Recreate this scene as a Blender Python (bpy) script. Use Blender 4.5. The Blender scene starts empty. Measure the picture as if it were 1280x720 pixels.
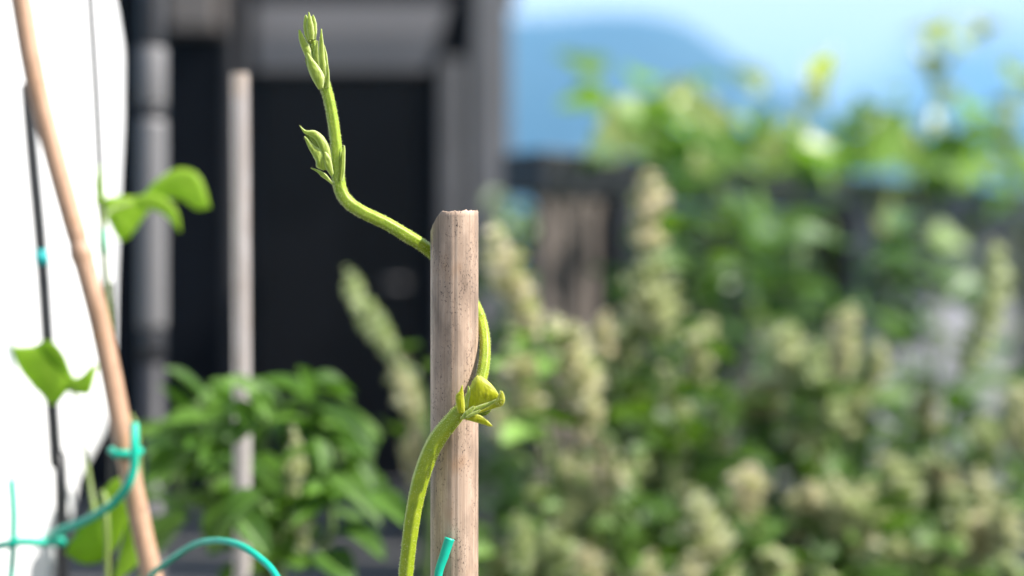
import bpy, bmesh, math, random
from mathutils import Vector, Matrix, noise
random.seed(7)
R = math.radians
sc = bpy.context.scene
COL = sc.collection

# ---------------------------------------------------------------- camera
CAMZ = 1.0
F = 1778.0                                    # focal length in photo pixels (50 mm on a 36 mm sensor)
cam = bpy.data.objects.new('camera', bpy.data.cameras.new('camera'))
COL.objects.link(cam)
cam.location = (0, 0, CAMZ)
cam.rotation_euler = (R(90), 0, 0)
cam.data.lens = 50.0
cam.data.sensor_width = 36.0
cam.data.clip_start = 0.01
cam.data.clip_end = 20000.0
cam.data.dof.use_dof = True
cam.data.dof.focus_distance = 0.354
cam.data.dof.aperture_fstop = 5.6
cam.data.dof.aperture_blades = 0
sc.camera = cam

# ---------------------------------------------------------------- light
SUN_AZ, SUN_EL = 98.0, 47.0                  # azimuth clockwise from +Y (view direction)
world = bpy.data.worlds.new('World'); sc.world = world
world.use_nodes = True
wn, wl = world.node_tree.nodes, world.node_tree.links
sky = wn.new('ShaderNodeTexSky'); sky.sky_type = 'NISHITA'; sky.sun_disc = False
sky.sun_elevation = R(SUN_EL); sky.sun_rotation = R(SUN_AZ)
sky.air_density = 1.0; sky.dust_density = 2.5; sky.ozone_density = 1.5
bg = wn['Background']; bg.inputs['Strength'].default_value = 0.05
CLOUD_AT = (3.37, 0.2, 0.3)
# thin white clouds over the whole sky
tc = wn.new('ShaderNodeTexCoord'); mp = wn.new('ShaderNodeMapping')
mp.inputs['Scale'].default_value = (1.4, 1.4, 2.6); mp.inputs['Location'].default_value = CLOUD_AT
wl.new(tc.outputs['Generated'], mp.inputs['Vector'])
cn = wn.new('ShaderNodeTexNoise'); cn.inputs['Scale'].default_value = 2.2; cn.inputs['Detail'].default_value = 3
wl.new(mp.outputs['Vector'], cn.inputs['Vector'])
cr = wn.new('ShaderNodeValToRGB'); cr.color_ramp.elements[0].position = 0.47; cr.color_ramp.elements[1].position = 0.63
cr.color_ramp.elements[1].color = (0.75, 0.75, 0.75, 1)
wl.new(cn.outputs['Fac'], cr.inputs['Fac'])
mx = wn.new('ShaderNodeMixRGB'); mx.inputs['Color2'].default_value = (12.5, 13.0, 13.8, 1)
wl.new(cr.outputs['Color'], mx.inputs['Fac']); wl.new(sky.outputs['Color'], mx.inputs['Color1'])
wl.new(mx.outputs['Color'], bg.inputs['Color'])

sd = Vector((math.sin(R(SUN_AZ)) * math.cos(R(SUN_EL)), math.cos(R(SUN_AZ)) * math.cos(R(SUN_EL)), math.sin(R(SUN_EL))))
sun = bpy.data.objects.new('sun', bpy.data.lights.new('sun', 'SUN')); COL.objects.link(sun)
sun.data.energy = 5.0; sun.data.angle = R(0.5); sun.data.color = (1.0, 0.955, 0.89)
sun.rotation_euler = sd.to_track_quat('Z', 'Y').to_euler()
sun.location = (3, -1, 4)

sc.view_settings.view_transform = 'Standard'; sc.view_settings.look = 'None'
sc.view_settings.exposure = 1.5; sc.view_settings.gamma = 1.0
sc.view_settings.use_curve_mapping = False
sc.render.engine = 'CYCLES'
sc.cycles.use_denoising = True
try: sc.cycles.denoiser = 'OPENIMAGEDENOISE'
except Exception: pass
sc.cycles.max_bounces = 8
sc.cycles.transparent_max_bounces = 8

# ---------------------------------------------------------------- helpers
def P(px, py, D):
    return Vector(((px - 640) / F * D, D, CAMZ - (py - 360) / F * D))
def S(npx, D): return npx * D / F

def link(name, me, m=None, parent=None, smooth=True):
    o = bpy.data.objects.new(name, me); COL.objects.link(o)
    if m is not None and not me.materials: me.materials.append(m)
    if parent is not None: o.parent = parent
    if smooth and len(me.polygons): me.polygons.foreach_set('use_smooth', [True] * len(me.polygons))
    return o
def mesh(name, vf):
    me = bpy.data.meshes.new(name); me.from_pydata([tuple(v) for v in vf[0]], [], vf[1]); me.update(); return me
def obj(name, vf, m, parent=None, smooth=True): return link(name, mesh(name, vf), m, parent, smooth)
def tag(o, label, cat, group=None, kind=None):
    if label: o['label'] = label
    if cat: o['category'] = cat
    if group: o['group'] = group
    if kind: o['kind'] = kind
    return o
def thing(name, label, cat, loc=(0, 0, 0), group=None):
    o = bpy.data.objects.new(name, None); COL.objects.link(o); o.empty_display_size = 0.02
    o.location = loc
    return tag(o, label, cat, group)
def keep(o, parent):                      # parent without moving (parents are unrotated empties)
    o.parent = parent
    o.matrix_parent_inverse = Matrix.Translation(-Vector(parent.location))
    return o

class MB:
    def __init__(s): s.v = []; s.f = []
    def add(s, vf):
        n = len(s.v); s.v += list(vf[0]); s.f += [tuple(i + n for i in q) for q in vf[1]]; return s
    def vf(s): return (s.v, s.f)

def box(x0, x1, y0, y1, z0, z1):
    v = [(x, y, z) for z in (z0, z1) for y in (y0, y1) for x in (x0, x1)]
    f = [(0, 2, 3, 1), (4, 5, 7, 6), (0, 1, 5, 4), (2, 6, 7, 3), (0, 4, 6, 2), (1, 3, 7, 5)]
    return v, f
def obox(c, ax, ay, az):                   # oriented box: centre and half-axes
    c, ax, ay, az = map(Vector, (c, ax, ay, az)); v = []
    for k in (-1, 1):
        for j in (-1, 1):
            for i in (-1, 1): v.append(c + ax * i + ay * j + az * k)
    f = [(0, 2, 3, 1), (4, 5, 7, 6), (0, 1, 5, 4), (2, 6, 7, 3), (0, 4, 6, 2), (1, 3, 7, 5)]
    return v, f
def bevel(o, w, seg=2):
    b = o.modifiers.new('bevel', 'BEVEL'); b.width = w; b.segments = seg; b.limit_method = 'ANGLE'; return o

def spline(pts, per=6):                    # Catmull-Rom through tuples of any length
    out = []; n = len(pts)
    for i in range(n - 1):
        p0, p1, p2, p3 = pts[max(i - 1, 0)], pts[i], pts[i + 1], pts[min(i + 2, n - 1)]
        for k in range(per):
            t = k / per
            out.append(tuple(0.5 * (2 * b + (c - a) * t + (2 * a - 5 * b + 4 * c - d) * t * t + (3 * b - a - 3 * c + d) * t ** 3) for a, b, c, d in zip(p0, p1, p2, p3)))
    out.append(tuple(pts[-1])); return out
def frames(path):
    T = []
    for i in range(len(path)):
        a, b = path[max(i - 1, 0)], path[min(i + 1, len(path) - 1)]
        t = (b - a); T.append(t.normalized() if t.length > 1e-9 else Vector((0, 0, 1)))
    n = T[0].orthogonal().normalized(); N = [n]
    for i in range(1, len(T)):
        n = N[-1] - T[i] * N[-1].dot(T[i])
        n = n.normalized() if n.length > 1e-9 else T[i].orthogonal().normalized(); N.append(n)
    return T, N
def tube(path, rad, seg=12, ridge=0.0, nr=5, jit=0.0, cap=True, flat=1.0):
    path = [Vector(p) for p in path]; T, N = frames(path); v = []; f = []
    for i, p in enumerate(path):
        B = T[i].cross(N[i]); r = rad[i] if hasattr(rad, '__len__') else rad
        for k in range(seg):
            a = 2 * math.pi * k / seg
            rr = r * (1 + ridge * math.cos(nr * a) + jit * (noise.noise(p * 900 + Vector((k, 0, 0))) if jit else 0))
            v.append(p + (N[i] * math.cos(a) + B * math.sin(a) * flat) * rr)
    for i in range(len(path) - 1):
        for k in range(seg):
            f.append((i * seg + k, i * seg + (k + 1) % seg, (i + 1) * seg + (k + 1) % seg, (i + 1) * seg + k))
    if cap:
        f.append(tuple(range(seg - 1, -1, -1))); f.append(tuple(range((len(path) - 1) * seg, len(path) * seg)))
    return v, f

# ---------------------------------------------------------------- materials
class NT:
    def __init__(s, name):
        s.m = bpy.data.materials.new(name); s.m.use_nodes = True
        s.t = s.m.node_tree; s.n = s.t.nodes; s.l = s.t.links
        s.b = s.n['Principled BSDF']; s.out = s.n['Material Output']
    def new(s, ty, **kw):
        n = s.n.new(ty)
        for k, v in kw.items():
            if k in n.inputs: n.inputs[k].default_value = v
            else: setattr(n, k, v)
        return n
    def link(s, a, b): s.l.new(a, b)
    def coords(s, which='Object', scale=(1, 1, 1), loc=(0, 0, 0)):
        t = s.new('ShaderNodeTexCoord'); m = s.new('ShaderNodeMapping'); m.inputs['Scale'].default_value = scale; m.inputs['Location'].default_value = loc
        s.link(t.outputs[which], m.inputs['Vector']); return m.outputs['Vector']
    def noise(s, vec, scale, detail=3, rough=0.5, ):
        n = s.new('ShaderNodeTexNoise'); n.inputs['Scale'].default_value = scale; n.inputs['Detail'].default_value = detail
        n.inputs['Roughness'].default_value = rough
        if vec is not None: s.link(vec, n.inputs['Vector'])
        return n.outputs['Fac']
    def ramp(s, fac, stops):
        r = s.new('ShaderNodeValToRGB'); e = r.color_ramp.elements
        while len(e) < len(stops): e.new(0.5)
        for i, (p, c) in enumerate(stops):
            e[i].position = p; e[i].color = (c[0], c[1], c[2], 1) if hasattr(c, '__len__') else (c, c, c, 1)
        s.link(fac, r.inputs['Fac']); return r.outputs['Color']
    def mix(s, fac, a, b, mode='MIX'):
        m = s.new('ShaderNodeMixRGB'); m.blend_type = mode
        for i, x in ((0, fac), (1, a), (2, b)):
            if hasattr(x, 'is_linked') or hasattr(x, 'links'): s.link(x, m.inputs[i])
            elif hasattr(x, '__len__'): m.inputs[i].default_value = (*x[:3], 1)
            else: m.inputs[i].default_value = x if i == 0 else (x, x, x, 1)
        return m.outputs[0]
    def bump(s, h, strength, dist):
        b = s.new('ShaderNodeBump'); b.inputs['Strength'].default_value = strength; b.inputs['Distance'].default_value = dist
        s.link(h, b.inputs['Height']); s.link(b.outputs['Normal'], s.b.inputs['Normal'])
    def fin(s, col=None, rough=0.5, metal=0.0, spec=0.5):
        if col is not None:
            if hasattr(col, 'links'): s.link(col, s.b.inputs['Base Color'])
            else: s.b.inputs['Base Color'].default_value = (*col, 1)
        s.b.inputs['Roughness'].default_value = rough; s.b.inputs['Metallic'].default_value = metal
        s.b.inputs['Specular IOR Level'].default_value = spec
        return s.m
    def translucent(s, col, amt):
        t = s.new('ShaderNodeBsdfTranslucent'); mx = s.new('ShaderNodeMixShader'); mx.inputs[0].default_value = amt
        if hasattr(col, 'links'): s.link(col, t.inputs['Color'])
        else: t.inputs['Color'].default_value = (*col, 1)
        s.link(s.b.outputs[0], mx.inputs[1]); s.link(t.outputs[0], mx.inputs[2]); s.link(mx.outputs[0], s.out.inputs['Surface'])

def simple(name, c, rough=0.5, metal=0.0, var=0.15, scale=30, spec=0.5):
    n = NT(name); f = n.noise(n.coords('Object'), scale, 4)
    col = n.ramp(f, [(0.3, [x * (1 - var) for x in c]), (0.7, [min(1, x * (1 + var)) for x in c])])
    return n.fin(col, rough, metal, spec)

def leaf_mat(name, dark, light, trans=0.35, rough=0.42, tcol=None, vein=True, spec=0.5, ns=3.0):
    n = NT(name)
    oi = n.new('ShaderNodeObjectInfo'); g = n.new('ShaderNodeNewGeometry')
    add = n.new('ShaderNodeMath'); add.operation = 'ADD'; n.link(oi.outputs['Random'], add.inputs[0]); n.link(g.outputs['Random Per Island'], add.inputs[1])
    fr = n.new('ShaderNodeMath'); fr.operation = 'FRACT'; n.link(add.outputs[0], fr.inputs[0])
    col = n.ramp(fr.outputs[0], [(0.0, dark), (1.0, light)])
    nz = n.noise(n.coords('Object'), ns, 4)
    col = n.mix(0.35, col, n.ramp(nz, [(0.3, [x * 0.6 for x in dark]), (0.75, light)]))
    if vein:
        sx = n.new('ShaderNodeSeparateXYZ'); n.link(n.coords('Object'), sx.inputs[0])
        ab = n.new('ShaderNodeMath'); ab.operation = 'ABSOLUTE'; n.link(sx.outputs[0], ab.inputs[0])
        vf = n.ramp(ab.outputs[0], [(0.0, 1.0), (0.035, 0.0)])
        col = n.mix(vf, col, [min(1, x * 1.5 + 0.03) for x in light])
    n.fin(col, rough, 0, spec)
    if trans: n.translucent(n.mix(1.0, col, tcol or (1.5, 1.6, 0.7), 'MULTIPLY'), trans)
    return n.m

M = {}
M['black_metal'] = simple('black coated metal', (0.012, 0.012, 0.014), 0.45, 0.0, 0.2)
M['black_rail'] = simple('black railing paint', (0.012, 0.013, 0.017), 0.4, 0.0, 0.2, 12)
M['grey_metal'] = simple('grey painted metal', (0.17, 0.165, 0.17), 0.5, 0.0, 0.08, 6)
M['grey_panel'] = simple('pale grey panel', (0.20, 0.19, 0.195), 0.6, 0.0, 0.06, 3)
M['charcoal'] = simple('charcoal cladding', (0.006, 0.007, 0.010), 0.6, 0.0, 0.15, 2, 0.06)
M['teal'] = simple('green plastic tie', (0.0, 0.42, 0.28), 0.4, 0.0, 0.12, 200)
M['cyan'] = simple('cyan tape', (0.0, 0.33, 0.33), 0.5, 0.0, 0.1, 100)
M['soil'] = simple('soil', (0.03, 0.022, 0.016), 0.95, 0.0, 0.5, 60)
M['bedwood'] = simple('weathered bed board', (0.16, 0.12, 0.09), 0.8, 0.0, 0.3, 20)
M['stem'] = simple('green stem', (0.10, 0.16, 0.04), 0.55, 0.0, 0.3, 40)
M['vine_stem'] = simple('climbing stem', (0.16, 0.22, 0.05), 0.5, 0.0, 0.3, 40)
M['terrace'] = simple('terrace concrete', (0.12, 0.115, 0.11), 0.9, 0.0, 0.2, 4)
M['white'] = NT('white cloth').fin((0.82, 0.82, 0.83), 0.75)
M['herb_leaf'] = leaf_mat('herb leaf', (0.020, 0.058, 0.007), (0.10, 0.19, 0.022), 0.26, 0.5, spec=.3)
M['broad_leaf'] = leaf_mat('broad leaf', (0.022, 0.07, 0.008), (0.10, 0.21, 0.02), 0.32, 0.5, spec=.3)
M['bean_leaf'] = leaf_mat('bean leaf', (0.26, 0.42, 0.02), (0.44, 0.58, 0.10), 0.6, 0.5, spec=.3, ns=70.0)
M['climber_leaf'] = leaf_mat('climber leaf', (0.04, 0.14, 0.02), (0.22, 0.37, 0.055), 0.42, 0.45, spec=.35)
M['bush_leaf'] = leaf_mat('bush leaf', (0.035, 0.09, 0.02), (0.09, 0.18, 0.045), 0.3, 0.45)

def wood_boards(name, c1, c2):
    n = NT(name); v = n.coords('Object', (18, 18, 1.2))
    f = n.noise(v, 4, 6, 0.6); oi = n.new('ShaderNodeObjectInfo')
    col = n.ramp(f, [(0.3, c1), (0.7, c2)])
    k = n.ramp(oi.outputs['Random'], [(0, 0.65), (1, 1.15)])
    return n.fin(n.mix(1.0, col, k, 'MULTIPLY'), 0.75)
M['brown_wood'] = wood_boards('brown board', (0.055, 0.044, 0.036), (0.14, 0.115, 0.098))
M['grey_wood'] = wood_boards('grey blue board', (0.16, 0.16, 0.19), (0.27, 0.27, 0.32))

M['dark_wood'] = wood_boards('dark stained board', (0.03, 0.032, 0.036), (0.07, 0.07, 0.08))
def spike_mat():
    n = NT('flower spike'); g = n.new('ShaderNodeNewGeometry'); oi = n.new('ShaderNodeObjectInfo')
    c1 = n.ramp(g.outputs['Random Per Island'], [(0.0, (0.31, 0.39, 0.13)), (0.3, (0.58, 0.59, 0.34)), (0.62, (0.75, 0.72, 0.53)), (1.0, (0.82, 0.79, 0.67))])
    k = n.ramp(oi.outputs['Random'], [(0, (0.72, 0.84, 0.6)), (1, (1.05, 1.0, 0.98))])
    c = n.mix(1.0, c1, k, 'MULTIPLY'); n.fin(c, 0.7, 0, 0.3); n.translucent(c, 0.4); return n.m
M['spike'] = spike_mat()

def cane_mat(name, tones, speck=1.0, sc_=1.0):
    """dry bamboo: long vertical fibres, fine dark specks, rusty stain bands, grey bloom"""
    n = NT(name)
    fib = n.noise(n.coords('Object', (1, 1, 0.012)), 2600 * sc_, 5, 0.6)
    fm = n.mix(n.ramp(n.noise(n.coords('Object', (1, 1, .2), (.03, .01, .02)), 210 * sc_, 3, .6), [(.35, .25), (.7, 1.0)]), (.5, .5, .5), fib)
    base = n.ramp(fm, [(0.24, tones[0]), (0.5, tones[1]), (0.78, tones[2])])
    blo = n.noise(n.coords('Object', (1, 1, 0.28)), 170 * sc_, 4, 0.6)
    base = n.mix(n.ramp(blo, [(0.44, 0.0), (0.66, 0.85)]), base, tones[3])
    st = n.noise(n.coords('Object', (1, 1, 0.8), (0.013, 0.004, 0.031)), 75 * sc_, 3, 0.5)
    base = n.mix(n.ramp(st, [(0.60, 0.0), (0.74, 0.6)]), base, tones[4])
    g1 = n.noise(n.coords('Object', (1, 1, 0.6)), 2300 * sc_, 3, 0.65)
    msk = n.noise(n.coords('Object', (1, 1, 0.3), (0.02, 0.03, 0.01)), 260 * sc_, 3, 0.6)
    sp = n.mix(1.0, n.ramp(g1, [(0.555, 0.0), (0.65, 1.0)]), n.ramp(msk, [(0.44, 0.06), (0.60, 1.0)]), 'MULTIPLY')
    base = n.mix(n.mix(1.0, sp, 0.9 * speck, 'MULTIPLY'), base, tones[5])
    ln = n.noise(n.coords('Object', (1, 1, 0.004)), 1150 * sc_, 2, 0.4)
    line = n.ramp(ln, [(0.30, 1.0), (0.37, 0.0)])
    base = n.mix(n.mix(1.0, line, 0.7, 'MULTIPLY'), base, tones[5])
    h = n.mix(0.5, fib, line, 'SUBTRACT')
    n.bump(h, 0.35, 0.00025)
    return n.fin(base, 0.48, 0, 0.45)
M['cane'] = cane_mat('dry bamboo', [(0.25, 0.160, 0.105), (0.45, 0.32, 0.235), (0.59, 0.46, 0.36), (0.18, 0.125, 0.09), (0.37, 0.19, 0.085), (0.035, 0.02, 0.016)])
M['cane_tan'] = cane_mat('tan bamboo', [(0.30, 0.16, 0.085), (0.46, 0.28, 0.18), (0.56, 0.37, 0.26), (0.34, 0.20, 0.12), (0.40, 0.20, 0.08), (0.08, 0.04, 0.02)], 0.3)
M['cane_pale'] = cane_mat('pale bamboo', [(0.29, 0.26, 0.25), (0.40, 0.365, 0.355), (0.47, 0.44, 0.43), (0.30, 0.255, 0.23), (0.46, 0.34, 0.24), (0.2, 0.15, 0.12)], 0.3)

def shoot_mat(name, a, b, tip=None):
    n = NT(name)
    f = n.noise(n.coords('Object', (1, 1, 1)), 420, 4, 0.6)
    col = n.ramp(f, [(0.3, a), (0.7, b)])
    fine = n.noise(n.coords('Object'), 2600, 3, 0.6)
    col = n.mix(n.ramp(fine, [(0.56, 0.0), (0.72, 0.25)]), col, tip or (0.62, 0.64, 0.22))
    n.fin(col, 0.45, 0, 0.45)
    n.b.inputs['Subsurface Weight'].default_value = 0.45
    n.b.inputs['Subsurface Radius'].default_value = (0.9, 1.0, 0.15)
    n.b.inputs['Subsurface Scale'].default_value = 0.0011
    n.bump(fine, 0.5, 0.00012)
    return n.m
M['shoot'] = shoot_mat('young shoot', (0.21, 0.32, 0.010), (0.31, 0.41, 0.022))
M['shoot_low'] = shoot_mat('older shoot', (0.22, 0.30, 0.006), (0.32, 0.38, 0.012))
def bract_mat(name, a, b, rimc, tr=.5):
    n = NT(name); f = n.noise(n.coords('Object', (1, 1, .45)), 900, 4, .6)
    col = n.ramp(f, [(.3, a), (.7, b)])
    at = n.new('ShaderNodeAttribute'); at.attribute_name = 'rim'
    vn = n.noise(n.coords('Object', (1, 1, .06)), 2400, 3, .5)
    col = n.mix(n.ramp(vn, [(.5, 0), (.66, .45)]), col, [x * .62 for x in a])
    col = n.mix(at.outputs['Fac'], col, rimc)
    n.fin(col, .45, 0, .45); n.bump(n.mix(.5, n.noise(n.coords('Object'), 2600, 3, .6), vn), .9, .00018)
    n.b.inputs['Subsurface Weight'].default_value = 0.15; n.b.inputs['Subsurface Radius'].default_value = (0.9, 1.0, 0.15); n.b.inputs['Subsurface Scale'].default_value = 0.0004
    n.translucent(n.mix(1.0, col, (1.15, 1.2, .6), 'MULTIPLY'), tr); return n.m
M['bract'] = bract_mat('young bract', (0.40, 0.50, 0.075), (0.55, 0.63, 0.15), (0.76, 0.80, 0.45))
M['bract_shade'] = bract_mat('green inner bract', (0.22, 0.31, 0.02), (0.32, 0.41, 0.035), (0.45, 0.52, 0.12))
M['bract_yellow'] = bract_mat('yellow bract', (0.48, 0.51, 0.010), (0.60, 0.60, 0.02), (0.72, 0.70, 0.18))
hm = NT('plant hair'); hm.fin((0.75, 0.76, 0.45), 0.5); hm.translucent((0.8, 0.8, 0.45), 0.4); M['hair'] = hm.m

# ================================================================ THE SETTING
v = [(-9000, -9000, -0.03), (9000, -9000, -0.03), (9000, 9000, -0.03), (-9000, 9000, -0.03)]
g = obj('ground', (v, [(0, 1, 2, 3)]), simple('dry earth and grass', (0.09, 0.10, 0.05), 0.95, 0, 0.4, 0.4), None, False)
tag(g, 'open ground beyond the terrace', None, kind='structure')
t = obj('terrace', box(-5, 5, -4, 10, -0.026, 0.0), M['terrace'], None, False)
tag(t, 'grey concrete terrace under the plants', None, kind='structure')

# hills: a wooded ridge 2 km off
def ridge(px):
    pts = [(-4000, 230), (-900, 120), (200, 90), (520, 40), (640, 30), (720, 24), (790, 20), (835, 26), (880, 46), (925, 80), (965, 108), (1020, 132), (1100, 148), (1200, 157), (1300, 166), (1700, 190), (3500, 230)]
    for (a, ya), (b, yb) in zip(pts, pts[1:]):
        if a <= px <= b: return ya + (yb - ya) * (px - a) / (b - a)
    return 230
nu, nv = 220, 26; v = []; f = []
for j in range(nv + 1):
    for i in range(nu + 1):
        px = -3000 + 6500 * i / nu; t_ = j / nv; D = 1400 + 1500 * t_
        b = math.sin(math.pi * min(1, t_ / 0.9)) ** 1.2 if t_ < 0.45 else math.cos((t_ - 0.45) / 0.55 * math.pi / 2) ** 1.1
        top = (360 - ridge(px)) / F * 2075
        X = (px - 640) / F * D
        z = top * b + (1 - abs(2 * b - 1)) * 40 * noise.noise(Vector((X / 160, D / 160, 3))) + 5 * noise.noise(Vector((X / 40, D / 40, 1))) * (b > 0.05)
        v.append((X, D, z - 1.0))
for j in range(nv):
    for i in range(nu):
        a = j * (nu + 1) + i; f.append((a, a + 1, a + nu + 2, a + nu + 1))
hl = obj('hills', (v, f), simple('wooded hillside', (0.016, 0.028, 0.02), 0.95, 0, 0.4, 0.02)); tag(hl, 'hazy blue wooded mountain beyond the terrace', None, kind='structure')

# ================================================================ BUILDING AND PORCH
bd = thing('building', 'dark building with grey lintel over its black doorway', 'building', (-1.5, 6.9, 0))
def bpart(name, vf, m, par=None):
    o = obj(name, vf, m, None, False); keep(o, bd); return bevel(o, 0.006)
bpart('wall', box(-4.2, -1.24, 6.82, 7.02, 0, 3.4), M['charcoal'])
bpart('upper_wall', box(-1.238, 0.02, 6.86, 7.02, 2.375, 3.4), M['charcoal'])
bpart('lintel', box(-1.236, -0.30, 6.80, 6.98, 2.05, 2.37), M['grey_panel'])
bpart('lintel_ledge', box(-1.236, -0.30, 6.785, 6.799, 2.195, 2.215), M['grey_panel'])
dm = NT('dark glossy door'); dm.fin((0.004, 0.0045, 0.007), 0.42, 0.0, 0.16); dm.b.inputs['Coat Weight'].default_value = 0.05; dm.b.inputs['Coat Roughness'].default_value = 0.3
dd = obj('door', box(-1.234, -0.42, 6.90, 6.95, 0.03, 2.046), dm.m, None, False); keep(dd, bd); bevel(dd, 0.01)
hd = obj('handle', tube([(-0.52, 6.895, 1.02), (-0.52, 6.86, 1.02), (-0.62, 6.855, 1.02)], 0.011, 8), M['grey_metal']); hd.parent = dd
bpart('door_jamb', box(-0.418, -0.30, 6.84, 6.98, 0.0, 2.046), M['charcoal'])
bpart('door_step', box(-1.4, -0.30, 6.35, 6.80, 0.0, 0.06), M['grey_metal'])
# porch side: wall panels running towards the viewer, with two grey posts
side = [(-0.175, 4.58), (-0.235, 5.35), (-0.42, 6.77)]
for (xa, ya), (xb, yb) in zip(side, side[1:]):
    d = Vector((xb - xa, yb - ya, 0)); c = Vector(((xa + xb) / 2, (ya + yb) / 2, 0.92)); L = d.length; d.normalize()
    bpart('side_panel', obox(c, d * (L / 2 - 0.05), Vector((-d.y, d.x, 0)) * 0.02, (0, 0, 0.915)), M['charcoal'])
bpart('side_beam', obox((-0.275, 5.6, 1.885), Vector((-0.125, 1.16, 0)), (0.035, 0, 0), (0, 0, 0.045)), M['charcoal'])
bpart('post', box(-0.115, -0.004, 4.30, 4.42, 0, 2.6), M['grey_metal'])
bpart('post', box(-0.222, -0.158, 4.455, 4.53, 0, 1.72), M['grey_metal'])
bpart('post', box(-0.150, -0.118, 4.33, 4.42, 0, 2.5), M['charcoal'])
bpart('drain_pipe', tube([(-1.315, 6.74, 0), (-1.315, 6.74, 3.4)], 0.033, 16), simple('dark grey drain pipe', (0.022, 0.022, 0.026), 0.6))
bpart('wall_box', box(-1.62, -1.38, 6.66, 6.818, 2.22, 2.6), simple('brown grey box', (0.16, 0.14, 0.13), 0.6))

# ================================================================ FENCE
fa, fb = P(664, 360, 1.80), P(1330, 360, 2.72)
fdir = Vector((fb.x - fa.x, fb.y - fa.y, 0)); fl = fdir.length; fdir.normalize(); fn = Vector((fdir.y, -fdir.x, 0))
def fpt(t, off=0, z=0): return Vector((fa.x, fa.y, 0)) + fdir * t + fn * off + Vector((0, 0, z))
fence = thing('fence', 'dark railed fence with brown boards at one end and grey boards beyond', 'fence', tuple(fpt(0)))
def fpart(name, t0, t1, off, hn, z0, z1, m, tilt=0.0):
    c = (fpt(t0, off) + fpt(t1, off)) / 2 + Vector((0, 0, (z0 + z1) / 2))
    o = obj(name, obox(c, fdir * ((t1 - t0) / 2), fn * hn, (0, 0, (z1 - z0) / 2)), m, None, False)
    keep(o, fence); return bevel(o, 0.003)
fpart('top_rail', -0.015, fl, 0.0, 0.04, 1.118, 1.172, M['black_rail'])
fpart('middle_rail', 0.0, fl, 0.0, 0.018, 1.02, 1.05, M['black_rail'])
fpart('bottom_rail', 0.0, fl, 0.0, 0.018, 0.12, 0.16, M['black_rail'])
for t in (0.135, 0.64, fl - 0.06): fpart('post', t - 0.034, t + 0.034, 0.025, 0.03, 0, 1.116, M['black_rail'])
for k in range(4): fpart('board', -0.012 + k * 0.027, -0.012 + k * 0.027 + 0.0245, 0.026, 0.007 + 0.001 * (k % 2), 0.10, 1.115, M['brown_wood'])
for k in range(9):
    z = 0.17 + k * 0.108
    fpart('board', 0.205, 0.636, -0.024, 0.006, z, min(z + 0.1, 1.115), M['dark_wood'])
    fpart('board', 0.644, fl, -0.024, 0.006, z, min(z + 0.1, 1.115), M['grey_wood'])

# ================================================================ RAISED BED
bed = thing('raised_bed', 'wooden raised bed the canes and flowering herbs grow in', 'planter', (0.05, 0.7, 0))
BX0, BX1, BY0, BY1, BZ = -0.55, 1.0, 0.24, 1.55, 0.50
for k in range(3):
    z0 = 0.004 + k * 0.168
    for (x0, x1, y0, y1) in ((BX0, BX1, BY0 - 0.025, BY0), (BX0, BX1, BY1, BY1 + 0.025), (BX0 - 0.025, BX0, BY0, BY1), (BX1, BX1 + 0.025, BY0, BY1)):
        o = obj('board', box(x0, x1, y0, y1, z0, z0 + 0.164), M['bedwood'], None, False); keep(o, bed); bevel(o, 0.003)
v = []; f = []; nx, ny = 40, 32
for j in range(ny + 1):
    for i in range(nx + 1):
        x = BX0 + (BX1 - BX0) * i / nx; y = BY0 + (BY1 - BY0) * j / ny
        v.append((x, y, BZ - 0.035 + 0.018 * noise.noise(Vector((x * 14, y * 14, 0)))))
for j in range(ny):
    for i in range(nx):
        a = j * (nx + 1) + i; f.append((a, a + 1, a + nx + 2, a + nx + 1))
so = obj('soil', (v, f), M['soil']); keep(so, bed)
SOIL = BZ - 0.06

# ================================================================ CANES AND POLES
def cane(pts, rad, seg=28, per=10, rough=0.02, nodes=()):
    """tapered cane from a list of (x,y,z), open irregular cut at the last point"""
    path = [Vector(p) for p in spline([tuple(p) for p in pts], per)]
    n = len(path)
    dense = [p.lerp(q, k / 6) for p, q in zip(path, path[1:]) for k in range(6)] + [path[-1]]
    def swell(p):        # node rings: a raised ridge with a pinched scar just above
        return sum(.13 * math.exp(-((p.z - z) / .0022) ** 2) - .07 * math.exp(-((p.z - z - .0045) / .0018) ** 2) for z in nodes)
    return tube(dense, [rad * (1 + rough * noise.noise(p * 30) + swell(p)) for p in dense], seg, 0, 1, 0)

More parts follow.
